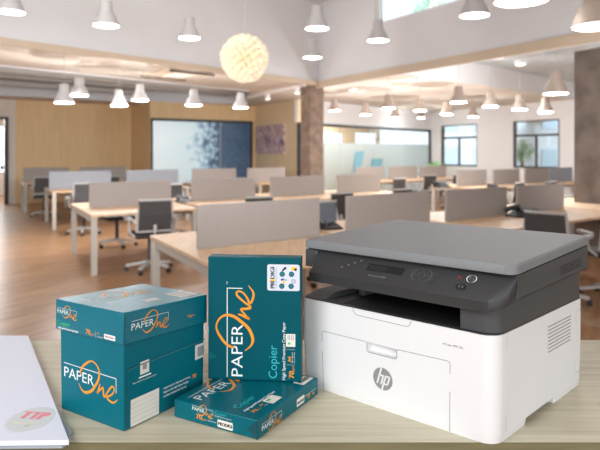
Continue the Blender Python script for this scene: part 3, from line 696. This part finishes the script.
t = MB(); ribbon(t, lambda a, b, l=0: lR(a, b, l), [(-.0015, .2125, .0018), (-.0018, .1610, .0022), (.002, .1562, .0016), (.012, .1552, .0012)]); t.build('lid_corner_fold', M['fold'], lid_o)
t = MB(); 
for a, b in ((-.150, .012), (-.147, .0135), (-.139, .012)): disc(t, fF, a, b, .0006, n=8)
t.build('scuff', M['tealline'], root)

# ---------------------------------------------------------------- reams
def prodigi(face, s0, t0, w, h, parent, vertical):
    """small white sticker with the word and four discs, drawn in face units"""
    t = MB(); rect(t, face, s0, s0+w, t0, t0+h, min(w, h)*.1); st = t.build('sticker', M['label_l'], parent)
    g = lambda a, b, l=0: face(s0+a*w, t0+b*h, l+.00015)
    return st, g
fl = .0346
rx, ry, ra, RW, RL = -.0741, 1.0438, -.5099, .1884, .2282
root = empty('paper_ream', (rx, ry, TZ), ra, 'teal ream of copy paper lying flat in front of the carton', 'ream of paper', None)
MB().box(-RW, 0, 0, RL, .0006, fl).build('wrapper', M['teal'], root, .0022, seg=3)
fF = lambda s, t, l=0: (s, -e-l, t); fR = lambda s, t, l=0: (e+l, s, t); fT = lambda s, t, l=0: (s, t, fl+e+l)
logo(fT, -.139, .020, .165, math.pi/2, M['ink_w'], M['ink_o'], root)
logo(fF, -.1440, .0240, .048, -.04, M['ink_w'], M['ink_o'], root)
logo(fR, .0140, .0100, .068, 0, M['ink_w'], M['ink_o'], root)
t = MB(); text(t, fT, 'Copier', -.0560, .0230, .060, .015, math.pi/2); t.build('copier_lettering', M['ink_c'], root); pr('copier_lettering', M['ink_c'], root, (text, fF, 'Copier', -.0925, .0262, .026, .0052))
t = MB(); text(t, fT, 'High Speed Premium Copy Paper', -.0385, .0200, .103, .0062, math.pi/2, bold=.0002); t.build('white_lettering', M['ink_w'], root)
pr('white_lettering', M['ink_w'], root, (text, fF, 'High Speed Premium Copy Paper', -.0925, .0225, .038, .0022), (text, fF, '500 sheets', -.108, .0105, .018, .0018), (text, fR, 'High Speed Premium', .170, .0155, .048, .0025), (text, fT, '500 sheets 210x297', -.020, .055, .030, .0025, math.pi/2))
pr('white_label', M['label_w'], root, (rect, fR, .1385, .1685, .0062, .0212, .002), (rect, fF, -.0860, -.0520, .0045, .0185, .002), (rect, fT, -.0370, -.0130, .072, .106, .001), (rect, fT, -.0310, -.0065, .178, .221, .002))
t = MB(); text(t, fT, '70', -.0215, .022, .014, .009, math.pi/2, bold=.0004); text(t, fT, 'gsm', -.0215, .037, .010, .004, math.pi/2); text(t, fT, 'A4', -.0265, .052, .009, .0055, math.pi/2, bold=.0003); t.build('orange_print', M['ink_o'], root); t = MB()
text(t, fF, '70', -.1345, .0095, .013, .0088, bold=.0004); text(t, fF, 'gsm', -.1205, .0095, .010, .0042); text(t, fF, 'A4', -.1065, .0155, .007, .0035); t.build('orange_print', M['ink_o'], root); t = MB(); text(t, fR, '70', .180, .0075, .012, .008, bold=.0004); text(t, fR, 'A4', .202, .0075, .009, .0065, bold=.0003); t.build('orange_print', M['ink_o'], root)
t = MB(); up = lambda fc: (lambda a, b, l=0: fc(a, b, l+.00015))
text(t, up(fF), 'PRODIGI', -.0840, .0085, .030, .0060, bold=.0005); text(t, up(fR), 'PRODIGI', .1410, .0100, .025, .0055, bold=.0004); text(t, up(fT), 'PRODIGI', -.014, .183, .034, .010, math.pi/2, bold=.0005); t.build('label_print', M['ink_k'], root)
t = MB(); rect(t, up(fT), -.032, -.026, .076, .088); t.build('leaf_emblem', M['ink_g'], root)
t = MB(); t.add([(-.0003, -.0012, fl-.002), (-.0200, -.0012, .0150), (-.0015, -.0012, .0012), (0, 0, .001), (0, 0, fl-.001)], [(0, 1, 2), (0, 2, 3, 4)]); t.build('end_flap', M['fold'], root)  # flap and fold lines: crease shading put into a darker teal
t = MB(); ribbon(t, fF, [(-.0003, fl-.001, .0007), (-.0200, .0150, .0007), (-.0400, .0015, .0007)], .0009); ribbon(t, fF, [(-RW+.001, fl-.003, .0006), (-RW+.030, .018, .0006), (-RW+.055, .0075, .0005)], .0001); ribbon(t, fF, [(-RW+.055, .0075, .0004), (-.040, .0030, .0004)], .0001); t.build('fold_line', M['fold'], root)

# standing ream
sx, sy, sa, SW, SH = -.0936, 1.2247, -.0979, .1922, .2526
root = empty('paper_ream', (sx, sy, TZ+fl), sa, 'teal ream of copy paper standing upright on top of the lying one', 'ream of paper', None)
MB().box(-SW/2, SW/2, 0, .035, .0010, SH).build('wrapper', M['teal_front'], root, .0022, seg=3)
fF = lambda s, t, l=0: (s, -e-l, t)
logo(fF, -.0240, .0085, .181, math.pi/2, M['ink_w'], M['ink_o'], root)
t = MB(); text(t, fF, 'TM', -.0545, .1960, .006, .003, math.pi/2); text(t, fF, 'High Speed Premium Copy Paper', .0640, .0045, .117, .0062, math.pi/2, bold=.0001)
for q in range(2): text(t, fF, ('500 sheets', '210 x 297 mm')[q], .0795+q*.004, .0390, .022, .0022, math.pi/2)
t.build('white_lettering', M['ink_w'], root)
pr('emblem_label', M['label_w'], root, (rect, fF, .0655, .0845, .0722, .0982, .0008)); pr('divider_line', M['ink_w'], root, (rect, fF, .067, .084, .0665, .0668), (rect, fF, .067, .084, .0352, .0355))
t = MB(); text(t, fF, 'Copier', .0470, .0070, .067, .0175, math.pi/2); t.build('copier_lettering', M['ink_c'], root)
t = MB(); text(t, fF, '70', .0820, .0085, .0145, .0105, math.pi/2, bold=.0005); text(t, fF, 'gsm', .0820, .0238, .010, .0045, math.pi/2); text(t, fF, 'A4', .0760, .0415, .0105, .007, math.pi/2, bold=.0004); t.build('orange_print', M['ink_o'], root)
t = MB(); f2 = up(fF); disc(t, f2, .0720, .0790, .0028); t.build('leaf_emblem', M['ink_g'], root)
t = MB(); 
for q in range(4): rect(t, f2, .0690+q*.0035, .0705+q*.0035, .086, .096)
t.build('emblem_print', M['ink_grey'], root)
t = MB(); rect(t, fF, .0270, .0935, .1855, .2390, .0045, n=6); st = t.build('sticker', M['label_l'], root)
t = MB(); text(t, f2, 'PR', .0420, .1905, .0120, .0085, math.pi/2, bold=.0006); text(t, f2, 'DIGI', .0420, .2100, .0230, .0085, math.pi/2, bold=.0006); text(t, f2, 'HI-DEFINITION TECHNOLOGY', .0465, .1905, .0420, .0022, math.pi/2)
for (a, b, q) in ((.0610, .2290, .0022), (.0640, .2315, .0026), (.0590, .2270, .0018), (.0850, .2290, .0028)): disc(t, f2, a, b, q, .0001)
t.build('sticker_black_print', M['ink_k'], st)
t = MB(); disc(t, f2, .0375, .2060, .0062, 0, ry=.0032); disc(t, f2, .0800, .2305, .0040); disc(t, f2, .0610, .2030, .0028); disc(t, f2, .0865, .2325, .0022); t.build('sticker_yellow_print', M['ink_y'], st)
t = MB(); disc(t, f2, .0375, .2035, .0045, .0001, ry=.0016); disc(t, f2, .0570, .2080, .0022); disc(t, f2, .0600, .2085, .0022); t.build('sticker_blue_print', M['ink_b'], st)
t = MB(); ring(t, f2, .0810, .2050, .0042, .0012); ring(t, f2, .0810, .2050, .0020, .001); disc(t, f2, .0655, .2075, .002); t.build('sticker_grey_print', M['ink_grey'], st)
t = MB()
for a, b in ((.0578, .2195), (.0768, .2195), (.0570, .1950), (.0760, .1950)): disc(t, f2, a, b, .0056, .0001)
t.build('sticker_disc', M['teal'], st)
t = MB()
for a, b in ((.0578, .2195), (.0768, .2195), (.0570, .1950), (.0760, .1950)): ring(t, f2, a, b, .0026, .0008, .0003, n=10)
t.build('sticker_disc_icon', M['tealline'], st)
t = MB(); t.add([fF(-.0955, .0610, 0), fF(-.0760, .0470, 0), fF(-.0955, .0400, 0)], [(0, 1, 2)]); t.build('wrapper_crease', M['teal'], root)

# ---------------------------------------------------------------- printer
px0, py0, pa, PW, PD, SKW = .3315, 1.013, -.7192, .4348, .3993, .055
root = empty('multifunction_printer', (px0, py0, TZ), pa, 'white and dark grey laser printer with scanner lid, right on the table', 'printer')
sk = lambda x, y, z: (x+SKW*y, y*.9985, z)
zb = .1879; rs = (.012, .030, .012, .012)
def ringz(x0, x1, y0, y1, z, rs_=rs, n=7): return [(a, b, z) for a, b in rrect(x0, x1, y0, y1, 0, n, rs_)]
b_ = MB(sk)
b_.loops([ringz(-PW+.0022, -.0022, .0022, PD, .014), ringz(-PW, 0, 0, PD, .10), ringz(-PW, 0, 0, PD, zb-.0005)])
body = b_.build('body', M['p_white'], root)
for p in body.data.polygons: p.use_smooth = True
body.data.set_sharp_from_angle(angle=math.radians(40))
nt = MB(sk); nt.box(-.2640, -.1955, -.05, .014, .1075, .16); nt2 = None
boolean_cut(body, [nt])
ft = MB(sk); ft.loops([ringz(-PW+.004, -.004, .004, .122, .0004, (.012, .028, .004, .004)), ringz(-PW+.0022, -.0022, .0022, .126, .0145, (.012, .030, .004, .004))]); ft.build('front_foot', M['p_white'], root, smooth=True)
ft = MB(sk); ft.loops([ringz(-PW+.004, -.004, .255, PD-.004, .0004, (.003, .003, .012, .012)), ringz(-PW+.0022, -.0022, .253, PD, .0145, (.003, .003, .012, .012))]); ft.build('rear_foot', M['p_white'], root, smooth=True)
# grip insert plugs the part of the notch above the door line
t = MB(sk); t.box(-.2641, -.1954, .0002, .0139, .1262, .1601); t.build('front_panel_insert', M['p_white'], root)
pe = .00035
pF = lambda s, t_, l=0: sk(s, -pe-l+(.0022*max(0, (.10-t_)/.086) if t_ < .10 else 0), t_)
pR = lambda s, t_, l=0: sk(pe+l-(.0022*max(0, (.10-t_)/.086) if t_ < .10 else 0), s, t_)
t = MB()
ribbon(t, pF, [(a, b, .0012) for a, b in ((-.3770, .003), (-.3790, .1200), (-.3775, .1245), (-.3730, .1260), (-.2655, .1262))])
ribbon(t, pF, [(a, b, .0012) for a, b in ((-.1940, .1262), (-.0900, .1285), (-.0865, .1270), (-.0850, .1230), (-.0873, .003))])
ribbon(t, pF, [(a, b, .0012) for a, b in ((-.2990, .1860), (-.2955, .1800), (-.2900, .1760), (-.2850, .1752), (-.1740, .1740), (-.1690, .1760), (-.1650, .1822), (-.1645, .1865))])
t.build('front_seams', M['p_seam'], root)
t = MB(); ribbon(t, pF, [(a, b, .0016) for a, b in ((-.2645, .1262), (-.2645, .1100), (-.2600, .1070), (-.2000, .1072), (-.1955, .1100), (-.1955, .1262))]); t.build('grip_rim', M['p_seam'], root)
t = MB(); ribbon(t, pR, [(.0400, .187, .0008), (.0400, .016, .0008)]); ribbon(t, pR, [(.3950, .1640, .0010), (.3630, .1640, .0010), (.3600, .034, .0007), (.3900, .0300, .0012)]); t.build('side_seams', M['p_seam'], root)
for q in range(8):
    z = .1120+q*.0070; t = MB(); ribbon(t, pR, [(.2150, z, .0024), (.3300+.0006*q, z, .0024)]); t.build('body_vent', M['p_seam'], root)
t = MB(); text(t, pF, 'HP Laser MFP 135a', -.0990, .1560, .0390, .0036); t.build('model_lettering', M['charcoal'], root)
# round emblem with slanted letters
t = MB(); disc(t, pF, -.2280, .0618, .0222, 0, 40, .0218); em = t.build('emblem_disc', M['p_logo'], root)
t = MB(); g = lambda a, b, l=0: pF(-.2280+a*.0222, .0618+b*.0218, .0003+l)
sh = .32
def stroke(pts, w=.17): ribbon(t, g, [(x+sh*y, y, w) for x, y in pts])
stroke([(-.42, 1.0), (-.42, -.50)]); stroke([(-.42, .30), (-.12, .30)], .15); stroke([(-.12, .37), (-.02, .25), (-.02, -.50)])
stroke([(.22, .37), (.22, -1.02)]); stroke([(.22, .30), (.52, .30)], .15); stroke([(.52, .37), (.62, .25), (.62, -.32), (.52, -.44)]); stroke([(.56, -.42), (.22, -.42)], .15)
t.build('emblem_letters', M['p_white'], em)
# base rim, output tray and cavity
mb = MB(sk); mb.loops([ringz(-PW+.001, -.001, .001, PD-.001, zb, rs), ringz(-PW+.001, -.001, .001, PD-.001, zb+.0015, rs)]); mb.build('tray_deck', M['p_tray'], root)
mb = MB(sk); mb.loops([[(-PW+.002, .004, zb+.0015), (-PW+.055, .004, zb+.0015), (-PW+.070, .22, zb+.0015), (-PW+.002, .30, zb+.0015)], [(-PW+.002, .05, zb+.010), (-PW+.050, .06, zb+.010), (-PW+.066, .22, zb+.014), (-PW+.002, .30, zb+.014)]]); mb.build('side_shelf', M['p_dark'], root, .001)
mb = MB(sk); mb.prism([(-.362, .10), (-.352, .088), (-.338, .088), (-.334, .10), (-.334, PD-.03), (-.362, PD-.03)], zb+.001, .254); mb.build('left_column', M['p_dark'], root, .004)
hz = .252
mb = MB(sk); mb.loops([[(a, b, z) for a, b in rrect(-.072, -.0015, .010, PD-.004, 0, 7, (.002, .030, .010, .002))] for z in (zb+.0015, hz+.002)]); mb.build('right_housing', M['p_dark'], root, smooth=True)
mb = MB(sk); mb.box(-.336, -.07, .19, PD-.01, zb+.001, .2530); mb.build('rear_housing', M['p_black'], root)
mb = MB(sk); mb.box(-.333, -.0725, .04, .19, .2440, .2520); mb.build('cavity_roof', M['p_black'], root)
mb = MB(sk); mb.add([(-.333, .012, zb+.002), (-.0735, .012, zb+.002), (-.0735, .19, zb+.008), (-.333, .19, zb+.008), (-.333, .012, zb+.0015), (-.0735, .012, zb+.0015), (-.0735, .19, zb+.0015), (-.333, .19, zb+.0015)], [(0, 1, 2, 3), (4, 7, 6, 5), (0, 4, 5, 1), (1, 5, 6, 2), (2, 6, 7, 3), (3, 7, 4, 0)]); mb.build('output_tray', M['p_black'], root)
mb = MB(sk); mb.box(-.0732, -.0722, .014, .19, zb+.0015, hz); mb.build('cavity_wall', M['p_black'], root)
# scanner unit
oR, oL, oF, yB, kk = .0241, .0126, .0171, .3734, .0092
zs = lambda y, base: base-kk+2*kk*(y-0)/PD
UZ0 = .2515
mb = MB(sk); pl = rrect(-PW-oL+.002, oR-.0005, .032, yB-.002, 0, 5, (.004, .001, .012, .012))
mb.loops([[(a, b, UZ0+.009*(b-.03)/.34) for a, b in pl], [(a, b, zs(b, .2990)) for a, b in pl]]); unit = mb.build('scanner_unit', M['p_dark'], root, smooth=True)
# control panel moulding in front of it
def lvl(yf, xr, z, rr, zside, n=10, xl=-.4110, yb=.0320, xl2=None):
    pts = [(xl if xl2 is None else xl2, yb, zside), (xl, yf+.006, z), (xl+.006, yf, z)]
    for k in range(n+1):
        a = -math.pi/2+k*math.pi/2/n; x = xr-rr+rr*math.cos(a); y = yf+rr+rr*math.sin(a)*1.0
        y = min(y, yb); f_ = k/n; pts.append((x, y, z+(zside-z)*f_**1.6))
    pts.append((xr, yb, zside)); return pts
mb = MB(sk)
L1 = lvl(.004, oR-.014, .2262, .036, .2505); L2 = lvl(-.0085, oR-.006, .2290, .038, .2515); L3 = lvl(-.0105, oR-.004, .2475, .0385, .2600); L4 = lvl(-.004, oR-.003, .2560, .034, .2700, xl=-.4080); L5 = lvl(.0300, oR-.0005, .2872, .002, .2892, xl=-.4280, yb=.0321)
mb.loops([L1, L2, L3, L4, L5]); pan = mb.build('control_panel', M['p_panel'], root, smooth=True)
mb = MB(sk); mb.box(-PW-oL+.0022, -.412, .0215, .033, .2515, .2892); mb.build('panel_corner_block', M['p_dark'], root, .002)
# panel fittings: plane from L4 front line to L5 front line
def pp_(s, t_, l=0):
    y = -.004+t_*(.0340); z = .2560+t_*.0312; return sk(s, y-.0006-l*.7, z+.0007+l*.7)
pp4 = lambda s, t_, l=0: pp_(s, (t_-.16)/.80, l)
t = MB(); rect(t, pp4, -.272, -.190, .43, .72); t.build('display', M['p_black'], root)
t = MB(); rect(t, lambda a, b, l=0: pp4(a, b, .0001), -.268, -.228, .48, .66); t.build('display_text', M['p_seamd'], root)
t = MB(); rx_ = .0205
ring(t, pp4, -.150, .56, rx_, .0012, 0, .26)
ring(t, pp4, -.150, .56, .0075, .0008, 0, .09)
for a, b in ((-.150, .74), (-.150, .38), (-.136, .56), (-.164, .56)): disc(t, pp4, a, b, .0010, n=8, ry=.02)
t.build('navigation_pad', M['p_icon'], root)
t = MB()
for q in range(4): rect(t, pp4, -.333+q*.012, -.328+q*.012, .36+q*.13, .42+q*.13)
t.build('quick_key_icons', M['p_icon'], root)
t = MB(); ribbon(t, pp4, [(-.352, .30, .0007), (-.318, .26, .0010), (-.273, .86, .0007)]); ribbon(t, pp4, [(-.25, .26, .0006), (-.128, .26, .0008), (-.105, .78, .0006)]); t.build('panel_outline', M['p_seamd'], root)
def button(s, t0, r_, ryy, m1, m2, name):
    t = MB(); disc(t, pp4, s, t0, r_, .0006, ry=ryy); o = t.build(name, m1, root)
    t = MB(); ring(t, pp4, s, t0, r_, .0016, .0010, ryy); t.build('button_ring', m2, o)
    t = MB(); ring(t, pp4, s, t0, r_*.42, .0008, .0010, ryy*.42, 12); t.build('button_icon', M['p_seam'], o)
button(-.0530, .68, .0088, .135, M['p_panel'], M['ink_w'], 'start_button'); button(-.0660, .34, .0085, .125, M['p_seamd'], M['p_seamd'], 'power_button')
t = MB(); ribbon(t, pp4, [(-.0805, .60, .0012), (-.0715, .74, .0012)], .0006); ribbon(t, pp4, [(-.0805, .74, .0012), (-.0715, .60, .0012)], .0006); t.build('cancel_key', M['ink_r'], root)
t = MB(); fl_ = lambda s, t_, l=0: sk(s, -.0112-l, t_); text(t, pp4, 'HP Laser MFP', -.2600, .20, .040, .06); t.build('panel_lettering', M['p_seam'], root)
uR_ = lambda s, t_, l=0: sk(oR-.0005+pe+l, s, t_)
for q in range(4):
    t = MB(); z = .2655+q*.0050; ribbon(t, uR_, [(.2130, z+.0008, .0020), (.3270, z+.0042, .0020)]); t.build('scanner_vent', M['p_seamd'], unit)
t = MB(); ribbon(t, uR_, [(.0330, .2900, .0008), (.0330, .2520, .0008)]); ribbon(t, uR_, [(.0340, .2518, .0012), (.3620, .2602, .0012)]); t.build('scanner_seam', M['p_seamd'], unit)
# lid
pl = rrect(-PW-oL, oR, oF, yB, 0, 7, (.014, .020, .014, .014)); pin = rrect(-PW-oL+.003, oR-.003, oF+.003, yB-.003, 0, 7, (.012, .018, .012, .012))
mb = MB(sk); mb.loops([[(a, b, zs(b, .3005)) for a, b in pin], [(a, b, zs(b, .3015)) for a, b in pl], [(a, b, zs(b, .3150)) for a, b in pl], [(a, b, zs(b, .3185)) for a, b in pin]])
mb.build('scanner_lid', M['p_lid'], root, .0012, smooth=False)
mb = MB(sk); gp_ = rrect(-PW-oL+.006, oR-.004, oF+.005, yB-.006, 0, 5, (.010,)*4); mb.loops([[(a, b, zs(b, .2985)) for a, b in gp_], [(a, b, zs(b, .3006)) for a, b in gp_]]); mb.build('lid_gasket', M['p_seamd'], root)

# ---------------------------------------------------------------- stack of paper at the left
c_fr, c_br = V2(-.390, 1.012), V2(-.721, 1.591)
root = empty('paper_stack', (-.62, 1.25, TZ), 0, 'thick stack of white paper with a faded pink mark, at the left edge', 'stack of paper')
o2 = V2(-.62, 1.25)
uf = V2(-1, -.026).normalized()*.62; ub = V2(-1, .01).normalized()*.45
top = [c_fr, c_fr+uf, c_br+ub, c_br]; top = [p-o2 for p in top]
MB().prism([tuple(p) for p in top], .0075, .0160).build('upper_sheets', M['sheet'], root)
low = [V2(-.455, 1.128)-o2, V2(-.404, 1.063)-o2, V2(-.399, 1.024)-o2, c_fr+V2(-.012, .003)-o2, c_fr+uf+V2(0, .004)-o2, c_br+ub-o2, c_br+V2(-.001, -.004)-o2][::-1]
MB().prism([tuple(p) for p in low], .0006, .0075).build('lower_sheets', M['sheet_edge'], root)
fT = lambda s, t_, l=0: (s-o2.x, t_-o2.y, .0160+.0003+l)
ex = V2(-.4896, 1.092)
t = MB(); disc(t, fT, ex.x, ex.y, .040, 0, 32, .051); t.build('faded_oval', M['print_grey'], root)
t = MB(); g = up(fT); text(t, g, 'TTP', ex.x-.025, ex.y+.002, .048, .030, -.12, bold=.0030); t.build('faded_letters', M['print_pink'], root)
t = MB(); ribbon(t, g, smooth_pts([(ex.x-.030, ex.y-.010, .004), (ex.x-.010, ex.y-.020, .005), (ex.x+.010, ex.y-.014, .004), (ex.x+.004, ex.y-.032, .004), (ex.x+.02, ex.y-.010, .003)])); t.build('faded_swash', M['print_cream'], root)
